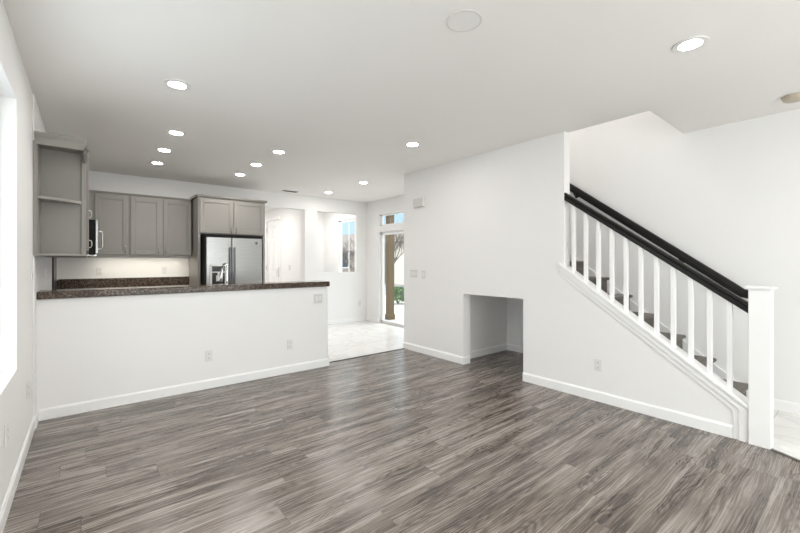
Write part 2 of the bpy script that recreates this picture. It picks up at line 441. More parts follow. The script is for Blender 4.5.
# wall beyond the stairs, up into the stairwell
w = MB(); w.box(RX, RX + 0.1, REAR, 2.48, 0, 4.9); w.box(RX, RX + 0.1, 2.48, 3.66, NZ + 0.05, 4.9); w.box(RX, RX + 0.1, 3.66, 4.59, 0, 4.9)
struct(w, 'wall_right', M['wall'], 'white wall behind the staircase and black handrails', 'wall')
w = MB(); w.box(VX - 0.1, VX, VY0 - 0.1, VY1 + 0.1, H + 0.25, 4.9); w.box(VX, RX, VY0 - 0.1, VY0, H + 0.25, 4.9); w.box(VX, RX, VY1, VY1 + 0.1, H + 0.25, 4.9)
struct(w, 'wall_stairwell', M['wall'], 'upper white walls around the stair opening', 'wall')
w = MB(); w.box(VX - 0.1, RX + 0.1, VY0 - 0.1, VY1 + 0.1, 4.9, 5.0)
struct(w, 'ceiling_stairwell', M['ceiling'], 'ceiling high above the stairs', 'ceiling')

# back wall: kitchen, doorway to the hall, opening to the study
w = MB(); K1 = KY + 0.2
DW0, DW1, DZ = 2.55, 3.51, 2.45
PX0, PX1, PZ0, PZ1 = 3.79, 4.785, 1.135, 2.44
w.box(T0, DW0, KY, K1, 0, H); w.box(DW0, DW1, KY, K1, DZ, H); w.box(DW1, PX0, KY, K1, 0, H)
K2 = KY + 0.10
w.box(PX0, PX1, KY, K2, 0, PZ0); w.box(PX0, PX1, KY, K2, PZ1, H); w.box(PX1, DX, KY, K2, 0, H)
struct(w, 'wall_back', M['wall'], 'white back wall with doorway and square opening', 'wall')
# dining outer wall with patio door, transom, and the study window further on
w = MB(); D1 = DX + 0.15
py0, py1, pz = 5.15, 6.97, 2.02
tz0, tz1 = 2.156, 2.42
sy0, sy1, sz0, sz1 = 7.66, 8.80, 0.95, 2.43
w.box(DX, D1, 4.59, py0, 0, H); w.box(DX, D1, py0, py1, pz, tz0); w.box(DX, D1, py0, py1, tz1, H); w.box(DX, D1, py1, sy0, 0, H)
w.box(DX, D1, sy0, sy1, 0, sz0); w.box(DX, D1, sy0, sy1, sz1, H); w.box(DX, D1, sy1, 9.55, 0, H)
struct(w, 'wall_dining', M['wall'], 'white outer wall of the dining area holding the patio door', 'wall')
w = MB(); w.box(3.88, D1, 9.53, 9.65, 0, H)
struct(w, 'wall_study', M['wall'], 'white far wall seen through the square opening', 'wall')
# hall: side wall carrying the front door
fd0, fd1, fdz = 9.47, 10.39, 2.45
w = MB(); w.box(3.78, 3.88, K1, fd0, 0, H); w.box(3.78, 3.88, fd0, fd1, fdz, H); w.box(3.78, 3.88, fd1, 11.6, 0, H); w.box(1.5, 1.6, K1, 11.6, 0, H); w.box(1.5, 3.88, 11.6, 11.7, 0, H)
struct(w, 'wall_hall', M['wall'], 'white hallway walls seen through the doorway', 'wall')

# front door in the hall
def slab_door(parent):
    d = MB(); d.box(3.80, 3.845, fd0 + 0.01, fd1 - 0.01, 0.012, fdz - 0.01)
    for (a, b_, z0, z1) in ((0.11, 0.41, 0.25, 1.0), (0.51, 0.81, 0.25, 1.0), (0.11, 0.41, 1.15, 1.9), (0.51, 0.81, 1.15, 1.9), (0.11, 0.41, 2.02, 2.3), (0.51, 0.81, 2.02, 2.3)):
        ya, yb = fd0 + a, fd0 + b_
        for q in ((ya, yb, z0, z0 + 0.02), (ya, yb, z1 - 0.02, z1), (ya, ya + 0.02, z0, z1), (yb - 0.02, yb, z0, z1)): d.box(3.788, 3.80, *q)
    return d
fr = MB()
for a in ((fd0 - 0.07, fd0, 0, fdz + 0.07), (fd1, fd1 + 0.07, 0, fdz + 0.07), (fd0, fd1, fdz, fdz + 0.07)): fr.box(3.762, 3.782, *a)
door1 = struct(fr, 'door_1', M['trim'], 'white panelled front door down the hallway', 'door', bevel=0.004)
dp = slab_door(door1).build('door_panel', M['trim'], door1, bevel=0.004)
for z in (0.3, 1.2, 2.2):
    h_ = MB(); h_.cyl((3.778, fd1 - 0.005, z - 0.06), 0.011, 0.12); h_.build('hinge', M['nickel'], dp)
h_ = MB(); h_.box(3.775, 3.80, fd0 + 0.05, fd0 + 0.10, 0.98, 1.22); h_.tube([(3.77, fd0 + 0.075, 1.0), (3.735, fd0 + 0.075, 1.02), (3.735, fd0 + 0.075, 1.16), (3.77, fd0 + 0.075, 1.19)], 0.009)
tag(h_.build('door_handle', M['nickel'], dp), 'long nickel door handle')

# patio door and transom window
fr = MB(); fx0, fx1 = DX + 0.06, DX + 0.12
for a in ((py0, py0 + 0.06, 0.02, pz), (py1 - 0.06, py1, 0.02, pz), (py0, py1, pz - 0.06, pz), (py0, py1, 0.0, 0.06)): fr.box(fx0, fx1, *a)
fr.box(fx0 + 0.01, fx1 - 0.01, 6.02, 6.09, 0.06, pz - 0.06)
door2 = struct(fr, 'door_2', M['vinyl'], 'white framed glass patio door beside the stair wall', 'door', bevel=0.004)
g = MB(); g.box(DX + 0.085, DX + 0.091, py0 + 0.06, py1 - 0.06, 0.06, pz - 0.06); g.build('pane', M['glass'], door2)
g = MB(); g.box(DX + 0.0, DX + 0.16, py0, py1, -0.02, 0.012); g.build('threshold', M['nickel'], door2)
fr = MB()
for a in ((py0, py0 + 0.035, tz0, tz1), (py1 - 0.035, py1, tz0, tz1), (py0, py1, tz1 - 0.035, tz1), (py0, py1, tz0, tz0 + 0.035)): fr.box(fx0, fx1, *a)
win3 = struct(fr, 'window_3', M['vinyl'], 'narrow transom window above the patio door', 'window', bevel=0.003)
g = MB(); g.box(DX + 0.085, DX + 0.091, py0 + 0.03, py1 - 0.03, tz0 + 0.03, tz1 - 0.03); g.build('pane', M['glass'], win3)
fr = MB()
for a in ((sy0, sy0 + 0.05, sz0, sz1), (sy1 - 0.05, sy1, sz0, sz1), (sy0, sy1, sz1 - 0.05, sz1), (sy0, sy1, sz0, sz0 + 0.05)): fr.box(fx0, fx1, *a)
fr.box(fx0 + 0.02, fx1 - 0.02, 8.365, 8.38, sz0, sz1)
win4 = struct(fr, 'window_4', M['vinyl'], 'white window in the room behind the square opening', 'window', bevel=0.003)
g = MB(); g.box(DX + 0.085, DX + 0.091, sy0 + 0.04, sy1 - 0.04, sz0 + 0.04, sz1 - 0.04); g.build('pane', M['glass'], win4)

# baseboards
def bb(mb, x0, y0, x1, y1, nx, ny, h=0.098, t=0.014):
    """run along (x0,y0)-(x1,y1), standing out along (nx,ny), chamfered top"""
    prof = [(0, 0), (t, 0), (t, h - 0.016), (t * 0.35, h), (0, h)]
    vs = []
    for (px, py) in ((x0, y0), (x1, y1)): vs += [(px + nx * a, py + ny * a, z + 0.0005) for a, z in prof]
    n = len(prof)
    mb._faces(vs, [tuple(range(n)), tuple(range(2 * n - 1, n - 1, -1))] + [(i, i + n, (i + 1) % n + n, (i + 1) % n) for i in range(n)])
    return mb
m = MB(); bb(m, LX, REAR, LX, 4.337, 1, 0); bb(m, LX + 0.008, 4.33, LX + 0.008, BY, 1, 0); struct(m, 'baseboard_left', M['trim'], 'white baseboard along the left wall', 'baseboard')
m = MB(); bb(m, LX + 0.022, BY, 2.457, BY, 0, -1); bb(m, 2.457, BY - 0.014, 2.457, BY + 0.12, 1, 0)
struct(m, 'baseboard_bar', M['trim'], 'white baseboard along the half wall under the bar', 'baseboard')
m = MB(); bb(m, SX, NY1, SX, 4.69, -1, 0); bb(m, SX - 0.014, NY1, SX + 0.12, NY1, 0, -1); bb(m, SX, 0.69, SX, NY0, -1, 0)
struct(m, 'baseboard_stair', M['trim'], 'white baseboard along the stair wall on both sides of the opening', 'baseboard')
m = MB(); bb(m, T1 + 0.02, 3.60, NX - 0.014, 3.60, 0, -1); bb(m, NX, 2.541, NX, 3.60, -1, 0)
struct(m, 'baseboard_nook', M['trim'], 'white baseboard inside the low opening', 'baseboard')
m = MB(); bb(m, RX, REAR, RX, 0.66, -1, 0); struct(m, 'baseboard_right', M['trim'], 'white baseboard on the wall right of the newel post', 'baseboard')
m = MB(); bb(m, 3.51, KY, DX - 0.014, KY, 0, -1); bb(m, DX, py1 + 0.0, DX, KY, -1, 0)
struct(m, 'baseboard_dining', M['trim'], 'white baseboard in the dining corner', 'baseboard')

# sloped trim board on the stair wall, turning down to the floor at its end
def trim_band(d0, d1, th, yend0, yend1):
    """band between d0 and d1 below the cap line; ends in a vertical leg from yend0 (inner) to yend1 (outer)"""
    top = lambda y: capz(y) - d0
    low = lambda y: capz(y) - d1
    poly = [(2.09, top(2.09)), (2.09, low(2.09)), (yend0, low(yend0)), (yend0, 0.0), (yend1, 0.0), (yend1, top(yend1))]
    m = MB(); m.prism(poly, 'x', SX - th, SX); return m
struct(trim_band(0.02, 0.128, 0.010, 0.688, 0.60), 'trim_3', M['trim'], 'white sloped board edging the stair wall below the balusters', 'trim', bevel=0.002)
struct(trim_band(0.02, 0.082, 0.020, 0.652, 0.60), 'trim_4', M['trim'], 'raised white moulding on the sloped stair board', 'trim', bevel=0.003)
cp = MB()
cp.prism([(EY, capz(EY)), (EY, capz(EY) - 0.03), (0.597, capz(0.597) - 0.03), (0.597, capz(0.597))], 'x', SX - 0.03, T1 + 0.012)
cp.prism([(2.10, capz(2.10)), (2.10, capz(2.10) - 0.03), (EY, capz(EY) - 0.03), (EY, capz(EY))], 'x', SX - 0.03, SX)
struct(cp, 'trim_5', M['trim'], 'white sloped cap carrying the stair balusters', 'trim', bevel=0.005)

# ================================================================== staircase
RUN, RISE, Y1 = 0.2565, 0.1965, 0.775
st = thing('staircase', 'flight of dark grey brown wooden stairs behind the white balusters', 'staircase', (4.48, Y1, 0))
for k in range(1, 14):
    y0 = Y1 + RUN * (k - 1); z = RISE * k
    x0 = T1 + 0.0005
    r = MB(); r.box(x0, RX - 0.022, y0, y0 + 0.02, z - RISE + (0.001 if k == 1 else 0.0), z - 0.028); r.build('riser', M['tread'], st)
    tr = MB(); zc = z - 0.0175
    prof = [(y0 + RUN + 0.02, z), (y0 - 0.014, z)] + [(y0 - 0.014 - 0.0175 * math.sin(a), zc + 0.0175 * math.cos(a)) for a in [PI * i / 8 for i in range(1, 8)]] + [(y0 - 0.014, z - 0.035), (y0 + RUN + 0.02, z - 0.035)]
    tr.prism(prof, 'x', x0, RX - 0.022); tr.build('tread', M['tread'], st)
sk = MB(); nz = lambda y: RISE + (y - Y1) * RISE / RUN
sk.prism([(0.66, 0.0), (0.66, 0.10), (0.72, 0.10), (4.3, nz(4.3) - 0.05), (4.3, nz(4.3) - 0.5), (1.4, 0.0)], 'x', RX - 0.020, RX - 0.0005)
tag(sk.build('skirt_board', M['trim'], st, bevel=0.003), 'white sloped skirt board')

# ================================================================== railing
rl = thing('stair_railing', 'white stair balustrade with a black handrail and white newel post', 'railing', (3.91, 0.534, 0))
npx0, npx1, npy0, npy1 = 3.853, 3.973, 0.471, 0.596
m = MB(); m.box(npx0, npx1, npy0, npy1, 0.0, 1.165); nw = m.build('newel_post', M['trim'], rl, bevel=0.004)
m = MB(); m.box(npx0 - 0.006, npx1 + 0.006, npy0 - 0.006, npy1 + 0.006, 1.158, 1.166); m.box(npx0 - 0.020, npx1 + 0.020, npy0 - 0.020, npy1 + 0.020, 1.166, 1.184)
m.build('post_cap', M['trim'], nw, bevel=0.005)
BX = 3.945
def railz(y): return 1.060 + (y - 0.609) * 0.7178   # top of the handrail
m = MB()
prof = [(-0.032, -0.075), (-0.026, -0.082), (0.026, -0.082), (0.032, -0.075), (0.032, -0.045), (0.026, -0.036), (0.034, -0.024), (0.030, -0.006), (0.018, 0.0), (-0.018, 0.0), (-0.030, -0.006), (-0.034, -0.024), (-0.026, -0.036), (-0.032, -0.045)]
vs = []; n = len(prof)
for y in (npy1 - 0.001, EY + 0.03):
    vs += [(BX - 0.018 + a, y, railz(y) + b_) for a, b_ in prof]
m._faces(vs, [tuple(range(n)), tuple(range(2 * n - 1, n - 1, -1))] + [(i, i + n, (i + 1) % n + n, (i + 1) % n) for i in range(n)])
tag(m.build('handrail', M['rail'], rl), 'black handrail')
for i in range(11):
    y = 1.967 - 0.12513 * i; q = 0.017
    m = MB(); yA, yB = y - q, y + q
    zt = lambda yy: railz(yy) - 0.080
    zb = lambda yy: capz(yy) - 0.002
    xs0, xs1 = BX - 0.018 - q, BX - 0.018 + q
    m._faces([(xs0, yA, zb(yA)), (xs1, yA, zb(yA)), (xs1, yB, zb(yB)), (xs0, yB, zb(yB)), (xs0, yA, zt(yA)), (xs1, yA, zt(yA)), (xs1, yB, zt(yB)), (xs0, yB, zt(yB))],
             [(3, 2, 1, 0), (4, 5, 6, 7), (0, 1, 5, 4), (1, 2, 6, 5), (2, 3, 7, 6), (3, 0, 4, 7)])
    m.build('baluster', M['trim'], rl, bevel=0.002)

wr = thing('wall_handrail', 'black handrail fixed to the wall on the far side of the stairs', 'handrail', (RX - 0.06, 1.6, 1.7))
wx = RX - 0.075
wz = lambda y: 1.164 + (y - 0.86) * 0.748
m = MB(); sqp = [(-0.026, -0.054), (0.026, -0.054), (0.032, -0.014), (0.026, 0.020), (0.013, 0.028), (-0.013, 0.028), (-0.026, 0.020), (-0.032, -0.014)]
pts = [(wx, 0.68, wz(0.80) - 0.06), (wx, 0.79, wz(0.79) - 0.032), (wx, 0.86, wz(0.86) - 0.03)] + [(wx, y, wz(y) - 0.03) for y in (1.4, 2.0, 2.6, 3.2)]
m.tube(pts, 0, sq=sqp); m.build('rail', M['rail'], wr)
for y in (1.30, 2.44):
    b_ = MB(); b_.cyl((RX - 0.0005, y, wz(y) - 0.125), 0.026, -0.008, 'x', 16); b_.tube([(RX - 0.006, y, wz(y) - 0.125), (wx + 0.012, y, wz(y) - 0.118), (wx, y, wz(y) - 0.10), (wx, y, wz(y) - 0.086)], 0.008)
    b_.build('bracket', M['rail'], wr)

# ================================================================== kitchen
def shaker(parent, x0, x1, z0, z1, y, hside=None, hz=None, name='door', axis='y'):
    """shaker door facing -y at plane y (or facing +x at plane y when axis == 'x'); coordinates in world"""
    m = MB(); fw = 0.058; t = 0.02
    def bx(a0, a1, d0, d1, c0, c1):
        if axis == 'y': m.box(a0, a1, y - d1, y - d0, c0, c1)
        else: m.box(y + d0, y + d1, a0, a1, c0, c1)
    bx(x0, x1, 0, t * 0.45, z0, z1)
    bx(x0, x0 + fw, t * 0.4, t, z0, z1); bx(x1 - fw, x1, t * 0.4, t, z0, z1)
    bx(x0 + fw, x1 - fw, t * 0.4, t, z0, z0 + fw); bx(x0 + fw, x1 - fw, t * 0.4, t, z1 - fw, z1)
    # bead round the panel
    bx(x0 + fw, x0 + fw + 0.008, t * 0.4, t * 0.72, z0 + fw, z1 - fw); bx(x1 - fw - 0.008, x1 - fw, t * 0.4, t * 0.72, z0 + fw, z1 - fw)
    bx(x0 + fw, x1 - fw, t * 0.4, t * 0.72, z0 + fw, z0 + fw + 0.008); bx(x0 + fw, x1 - fw, t * 0.4, t * 0.72, z1 - fw - 0.008, z1 - fw)
    d = m.build(name, M['cabinet'], parent, bevel=0.0025)
    if hside:
        hx = x0 + 0.03 if hside == 'l' else x1 - 0.03
        L = 0.096
        k = MB()
        pts = [(0, 0.0), (0.026, 0.006), (0.031, 0.022), (0.033, L / 2), (0.031, L - 0.022), (0.026, L - 0.006), (0, L)]
        if axis == 'y': k.tube([(hx, y - t - a, hz + b_) for a, b_ in pts], 0.0062)
        else: k.tube([(y + t + a, hx, hz + b_) for a, b_ in pts], 0.0062)
        tag(k.build('handle', M['pull'] if axis == 'y' else M['nickel'], d, smooth=True), 'brushed nickel bar pull')
    return d

CX = -0.008      # front of the left run of wall cabinets
KX = LX + 0.008  # kitchen face of the left wall
# open shelf unit
os_ = thing('open_shelf_cabinet', 'taupe open-ended cabinet with one curved shelf on the left wall above the bar', 'cabinet', (-0.19, 4.46, 1.42))
m = MB()
m.box(KX + 0.001, KX + 0.02, 4.335, 4.60, 1.42, 2.36)                           # panel on the wall
m.box(KX + 0.001, CX, 4.60, 4.62, 1.42, 2.38)                                   # side panel
m.box(CX - 0.034, CX, 4.575, 4.60, 1.42, 2.36)                                  # stile
m.build('carcass', M['cabinet'], os_, bevel=0.002)
m = MB(); m.box(LX + 0.001, LX + 0.02, 4.31, 4.336, 1.42, 2.36); m.build('stile', M['cabinet'], os_, bevel=0.002)
def curved(z0, z1, yr=4.565, yl=4.335):
    p = [(KX + 0.02, 4.60), (CX - 0.034, 4.60), (CX - 0.034, yr)]
    x0, x1 = KX + 0.02, CX - 0.034
    for i in range(1, 13):
        u = i / 12.0
        x = x1 + (x0 - x1) * u
        p.append((x, yl + (yr - yl) * ((1 - u) ** 1.35)))
    mm = MB(); mm.prism(p, 'z', z0, z1); return mm
curved(1.893, 1.918).build('shelf', M['cabinet'], os_, bevel=0.002)
curved(1.42, 1.44).build('bottom_panel', M['cabinet'], os_, bevel=0.002)
m = MB(); m.box(KX + 0.001, CX, 4.338, 4.60, 2.36, 2.385)
m.box(LX + 0.02, CX, 4.33, 4.345, 2.335, 2.385)
m.prism([(4.33, 2.36), (4.60, 2.36), (4.60, 2.27)] + [(4.60 - 0.012 - 0.235 * math.sin(a) , 2.27 + 0.065 * (1 - math.cos(a))) for a in [PI / 2 * i / 8 for i in range(1, 9)]] + [(4.33, 2.335)], 'x', CX - 0.018, CX)
m.build('top_panel', M['cabinet'], os_, bevel=0.002)
m = MB(); m.prism([(4.33, 2.385), (4.33, 2.392), (4.312, 2.422), (4.312, 2.436), (4.62, 2.436), (4.62, 2.385)], 'x', KX + 0.001, CX + 0.006)
m.build('crown', M['cabinet'], os_)

def wall_cab_x(name, label, y0, y1, z0, z1, doors, crown=True):
    o = thing(name, label, 'cabinet', ((KX + CX) / 2, (y0 + y1) / 2, z0))
    m = MB(); m.box(KX + 0.001, CX, y0 + 0.001, y1 - 0.001, z0, z1); m.build('carcass', M['cabinet'], o, bevel=0.002)
    for (a, b_, hs, hz) in doors: shaker(o, a, b_, z0 + 0.045, z1 - 0.03, CX, hs, hz, axis='x')
    m = MB(); m.prism([(CX - 0.005, z1), (CX + 0.008, z1), (CX + 0.022, z1 + 0.022), (CX + 0.022, z1 + 0.03), (KX + 0.001, z1 + 0.03), (KX + 0.001, z1)], 'y', y0 + 0.001, y1 - 0.001)
    m.build('crown', M['cabinet'], o); return o
wall_cab_x('wall_cabinet', 'taupe wall cabinet seen edge-on right behind the open shelves', 4.62, 5.48, 1.42, 2.38, [(4.65, 5.45, None, 0)])
wall_cab_x('wall_cabinet', 'taupe wall cabinet with one pull seen edge-on just before the microwave', 5.48, 6.345, 1.42, 2.38, [(5.51, 6.315, 'r', 1.545)])
wall_cab_x('wall_cabinet', 'short taupe cabinet seen edge-on above the microwave', 6.345, 7.115, 1.915, 2.38, [(6.37, 6.725, 'r', 1.965), (6.735, 7.09, 'l', 1.965)])

mw = thing('microwave', 'black microwave with a steel door hung under the left cabinets', 'microwave', (-0.13, 6.725, 1.445))
m = MB(); m.box(KX + 0.001, 0.082, 6.350, 7.100, 1.460, 1.910); m.build('body', M['blackmatte'], mw, bevel=0.004)
m = MB(); m.box(0.083, 0.108, 6.352, 6.90, 1.470, 1.908); dr = m.build('door', M['steel'], mw, bevel=0.004)
m = MB(); m.box(0.108, 0.110, 6.44, 6.80, 1.55, 1.83); m.build('window', M['darkglass'], dr)
m = MB(); m.tube([(0.108, 6.87, 1.54), (0.158, 6.87, 1.55), (0.166, 6.87, 1.575), (0.166, 6.87, 1.76), (0.158, 6.87, 1.785), (0.108, 6.87, 1.795)], 0.012); tag(m.build('handle', M['nickel'], dr, smooth=True), 'steel bar handle')
m = MB(); m.box(0.083, 0.108, 6.905, 7.098, 1.470, 1.908); m.build('control_panel', M['black'], mw, bevel=0.003)
m = MB(); m.box(KX + 0.05, 0.07, 6.37, 7.08, 1.449, 1.460)
for i in range(6): m.box(0.02, 0.095, 6.37 + i * 0.118, 6.43 + i * 0.118, 1.446, 1.461)
m.build('vent_grille', M['nickel'], mw)

# back run wall cabinets
def wall_cab_y(label, x0, x1, doors):
    o = thing('wall_cabinet', label, 'cabinet', ((x0 + x1) / 2, 7.30, 1.43))
    m = MB(); m.box(x0, x1, 7.14, KY - 0.001, 1.465, 2.375); m.box(x0, x1, 7.14, 7.158, 1.43, 1.465); m.build('carcass', M['cabinet'], o, bevel=0.002)
    for (a, b_, hs) in doors: shaker(o, a, b_, 1.475, 2.352, 7.14, hs, 1.505)
    m = MB(); m.prism([(7.145, 2.375), (7.128, 2.375), (7.112, 2.395), (7.112, 2.402), (KY - 0.001, 2.402), (KY - 0.001, 2.375)], 'x', x0, x1); m.build('crown', M['cabinet'], o); return o
wall_cab_y('single-door taupe wall cabinet in the corner beside the microwave', 0.003, 0.493, [(0.085, 0.476, 'r')])
wall_cab_y('double-door taupe wall cabinet next to the refrigerator housing', 0.495, 1.328, [(0.512, 0.907, 'r'), (0.943, 1.336, 'l')])
sl = MB(); sl.box(0.12, 1.30, 7.19, 7.25, 1.452, 1.4645); u_ = tag(sl.build('under_cabinet_light', M['plastic'], bevel=0.002), 'slim light strip under the cabinets beside the refrigerator', 'light')
g = MB(); g.box(0.14, 1.28, 7.20, 7.24, 1.450, 1.4518); g.build('lens', M['strip'], u_)

# refrigerator housing
fc = thing('refrigerator_cabinet', 'taupe double-door cabinet and side panels around the refrigerator', 'cabinet', (1.89, 7.1, 0))
m = MB(); m.box(1.363, 1.398, 6.76, KY - 0.001, 0.001, 2.40); m.build('side_panel', M['cabinet'], fc, bevel=0.002)
m = MB(); m.box(2.392, 2.427, 6.76, KY - 0.001, 0.001, 2.40); m.build('side_panel', M['cabinet'], fc, bevel=0.002)
m = MB(); m.box(1.398, 2.392, 6.762, KY - 0.001, 1.815, 2.40); m.build('carcass', M['cabinet'], fc, bevel=0.002)
shaker(fc, 1.388, 1.889, 1.83, 2.375, 6.76, 'r', 1.845); shaker(fc, 1.903, 2.402, 1.83, 2.375, 6.76, 'l', 1.845)
cm = MB(); px0, px1, pyf = 1.363, 2.427, 6.76
cm.prism([(pyf, 2.40), (pyf - 0.018, 2.40), (pyf - 0.04, 2.425), (pyf - 0.04, 2.436), (KY - 0.001, 2.436), (KY - 0.001, 2.40)], 'x', px0 - 0.03, px1 + 0.03)
cm.build('crown', M['cabinet'], fc, bevel=0.002)

# refrigerator
rf = thing('refrigerator', 'stainless steel side-by-side refrigerator with a water dispenser', 'refrigerator', (1.855, 6.95, 0))
RZ = 1.748
m = MB(); m.box(1.420, 2.292, 6.585, 7.40, 0.02, 1.802); m.box(1.420, 2.292, 6.53, 6.585, RZ + 0.004, 1.790); m.build('body', M['blackmatte'], rf, bevel=0.004)
def fridge_door(x0, x1):
    m = MB(); r = 0.014; p = [(x0, 6.58), (x0, 6.50 + r)] + [(x0 + r - r * math.cos(a), 6.50 + r - r * math.sin(a)) for a in [PI / 2 * i / 5 for i in range(1, 6)]]
    p += [(x1 - r + r * math.sin(a), 6.50 + r - r * math.cos(a)) for a in [PI / 2 * i / 5 for i in range(0, 6)]] + [(x1, 6.58)]
    m.prism(p, 'z', 0.09, RZ); return m
dl = fridge_door(1.424, 1.800).build('door', M['steel'], rf); tag(dl, 'narrower steel door with the dispenser')
dr_ = fridge_door(1.807, 2.288).build('door', M['steel'], rf)
m = MB(); m.box(1.418, 1.4235, 6.515, 6.585, 0.09, RZ); m.build('door_gasket', M['blackmatte'], rf)
for d, x in ((dl, 1.770), (dr_, 1.838)):
    m = MB(); m.box(x - 0.013, x + 0.013, 6.452, 6.47, 0.55, 1.60); m.box(x - 0.010, x + 0.010, 6.468, 6.501, 0.57, 0.61); m.box(x - 0.010, x + 0.010, 6.468, 6.501, 1.54, 1.58)
    m.build('handle', M['darksteel'], d, bevel=0.006)
m = MB()
dx0, dx1, dz0, dz1 = 1.493, 1.705, 0.98, 1.315
for a in ((dx0 - 0.012, dx0 + 0.012, dz0, dz1), (dx1 - 0.012, dx1 + 0.012, dz0, dz1), (dx0, dx1, dz1 - 0.018, dz1 + 0.006), (dx0, dx1, dz0 - 0.006, dz0 + 0.018), (dx0, dx1, 1.195, 1.212)): m.box(a[0], a[1], 6.486, 6.4995, a[2], a[3])
dsp = m.build('dispenser_frame', M['greyplate'], dl, bevel=0.002)
m = MB(); m.box(dx0 + 0.012, dx1 - 0.012, 6.490, 6.4995, 1.212, dz1 - 0.018); m.build('control_panel', M['black'], dsp)
m = MB(); m.box(dx0 + 0.012, dx1 - 0.012, 6.496, 6.4995, dz0 + 0.018, 1.195); m.build('recess', M['black'], dsp)
m = MB(); m.box(1.565, 1.635, 6.482, 6.496, 1.06, 1.15); m.cyl((1.60, 6.484, 1.15), 0.016, 0.045, 'z', 16); m.build('dispenser_lever', M['greyplate'], dsp, bevel=0.003)
bd = MB(); bd.cyl((2.193, 6.4995, 1.675), 0.024, -0.004, 'y', 28); bdo = tag(bd.build('badge', M['black'], dr_), 'small round dark badge')
m = MB()
def ring_y(mb, cx, cz, y, r, w_, n=28):
    for i in range(n):
        a, b_ = 2 * PI * i / n, 2 * PI * (i + 1) / n
        vs = [(cx + q * math.cos(t_), yy, cz + q * math.sin(t_)) for yy in (y, y - 0.0012) for t_ in (a, b_) for q in (r, r - w_)]
        mb._faces(vs, [(0, 1, 3, 2), (4, 6, 7, 5), (0, 2, 6, 4), (1, 5, 7, 3)])
ring_y(m, 2.193, 1.675, 6.4955, 0.021, 0.003)
m.tube([(2.184, 6.4950, 1.681), (2.179, 6.4950, 1.676), (2.182, 6.4950, 1.668), (2.190, 6.4950, 1.670), (2.191, 6.4950, 1.678)], 0.0016, 6)
m.tube([(2.206, 6.4950, 1.682), (2.197, 6.4950, 1.680), (2.200, 6.4950, 1.675), (2.195, 6.4950, 1.669), (2.206, 6.4950, 1.668)], 0.0016, 6)
m.build('emblem', M['chrome'], bdo)

# bar top
m = MB(); m.box(KX + 0.0005, 2.470, 4.498, 4.80, 1.0455, 1.110)
tag(m.build('bar_countertop', M['granite'], bevel=0.008, seg=3), 'dark brown speckled granite bar top on the half wall', 'countertop')
# hidden lower runs that carry splash and faucet
def base_cab(label, x0, x1, y0, y1, facing):
    o = thing('base_cabinet', label, 'cabinet', ((x0 + x1) / 2, (y0 + y1) / 2, 0))
    m = MB(); m.box(x0, x1, y0, y1, 0.10, 0.874); m.build('carcass', M['cabinet'], o, bevel=0.002)
    k = 0.05
    m = MB(); m.box(x0 + (k if facing != 'x' else 0), x1 - (k if facing == 'x' else 0), y0 + (k if facing == 'y' else 0), y1, 0.001, 0.10); m.build('toe_kick', M['blackmatte'], o)
    if facing == 'y':
        n_ = max(1, round((x1 - x0) / 0.45)); w_ = (x1 - x0) / n_
        for i in range(n_): shaker(o, x0 + i * w_ + 0.008, x0 + (i + 1) * w_ - 0.008, 0.12, 0.86, y0, 'r' if i % 2 == 0 else 'l', 0.72)
    else:
        n_ = max(1, round((y1 - y0) / 0.45)); w_ = (y1 - y0) / n_
        for i in range(n_): shaker(o, y0 + i * w_ + 0.008, y0 + (i + 1) * w_ - 0.008, 0.12, 0.86, x1, 'r' if i % 2 == 0 else 'l', 0.72, axis='x')
    return o
base_cab('taupe base cabinets under the back kitchen counter', 0.30, 1.36, 6.86, KY - 0.001, 'y')
base_cab('taupe base cabinets under the left kitchen counter', KX + 0.001, 0.24, 5.30, KY - 0.001, 'x')
base_cab('taupe sink cabinets behind the half wall', KX + 0.001, 2.40, BY + 0.121, 5.22, 's')
m = MB(); m.box(KX + 0.001, 1.362, 6.83, KY - 0.0015, 0.8745, 0.914); m.box(KX + 0.001, 0.27, 5.2705, 6.83, 0.8745, 0.914)
tag(m.build('kitchen_countertop', M['granite'], bevel=0.004), 'dark brown granite counter along the back kitchen wall', 'countertop')
m = MB(); m.box(KX + 0.001, 2.43, BY + 0.1215, 5.27, 0.8745, 0.914); tag(m.build('sink_countertop', M['granite'], bevel=0.004), 'dark brown granite sink counter behind the half wall', 'countertop')
m = MB(); m.box(KX + 0.022, 1.362, KY - 0.0215, KY - 0.0015, 0.9145, 1.112)
tag(m.build('backsplash', M['granite'], bevel=0.003), 'dark granite splash strip along the back kitchen wall', 'backsplash')
m = MB(); m.box(KX + 0.001, KX + 0.021, 6.905, KY - 0.022, 0.9145, 1.112)
tag(m.build('backsplash', M['granite'], bevel=0.003), 'short granite splash strip on the left kitchen wall', 'backsplash')
m = MB(); m.box(KX + 0.001, KX + 0.018, 6.352, 6.90, 0.93, 1.44)
tag(m.build('range_backsplash', M['black'], bevel=0.003), 'black panel on the left wall below the microwave', 'backsplash')
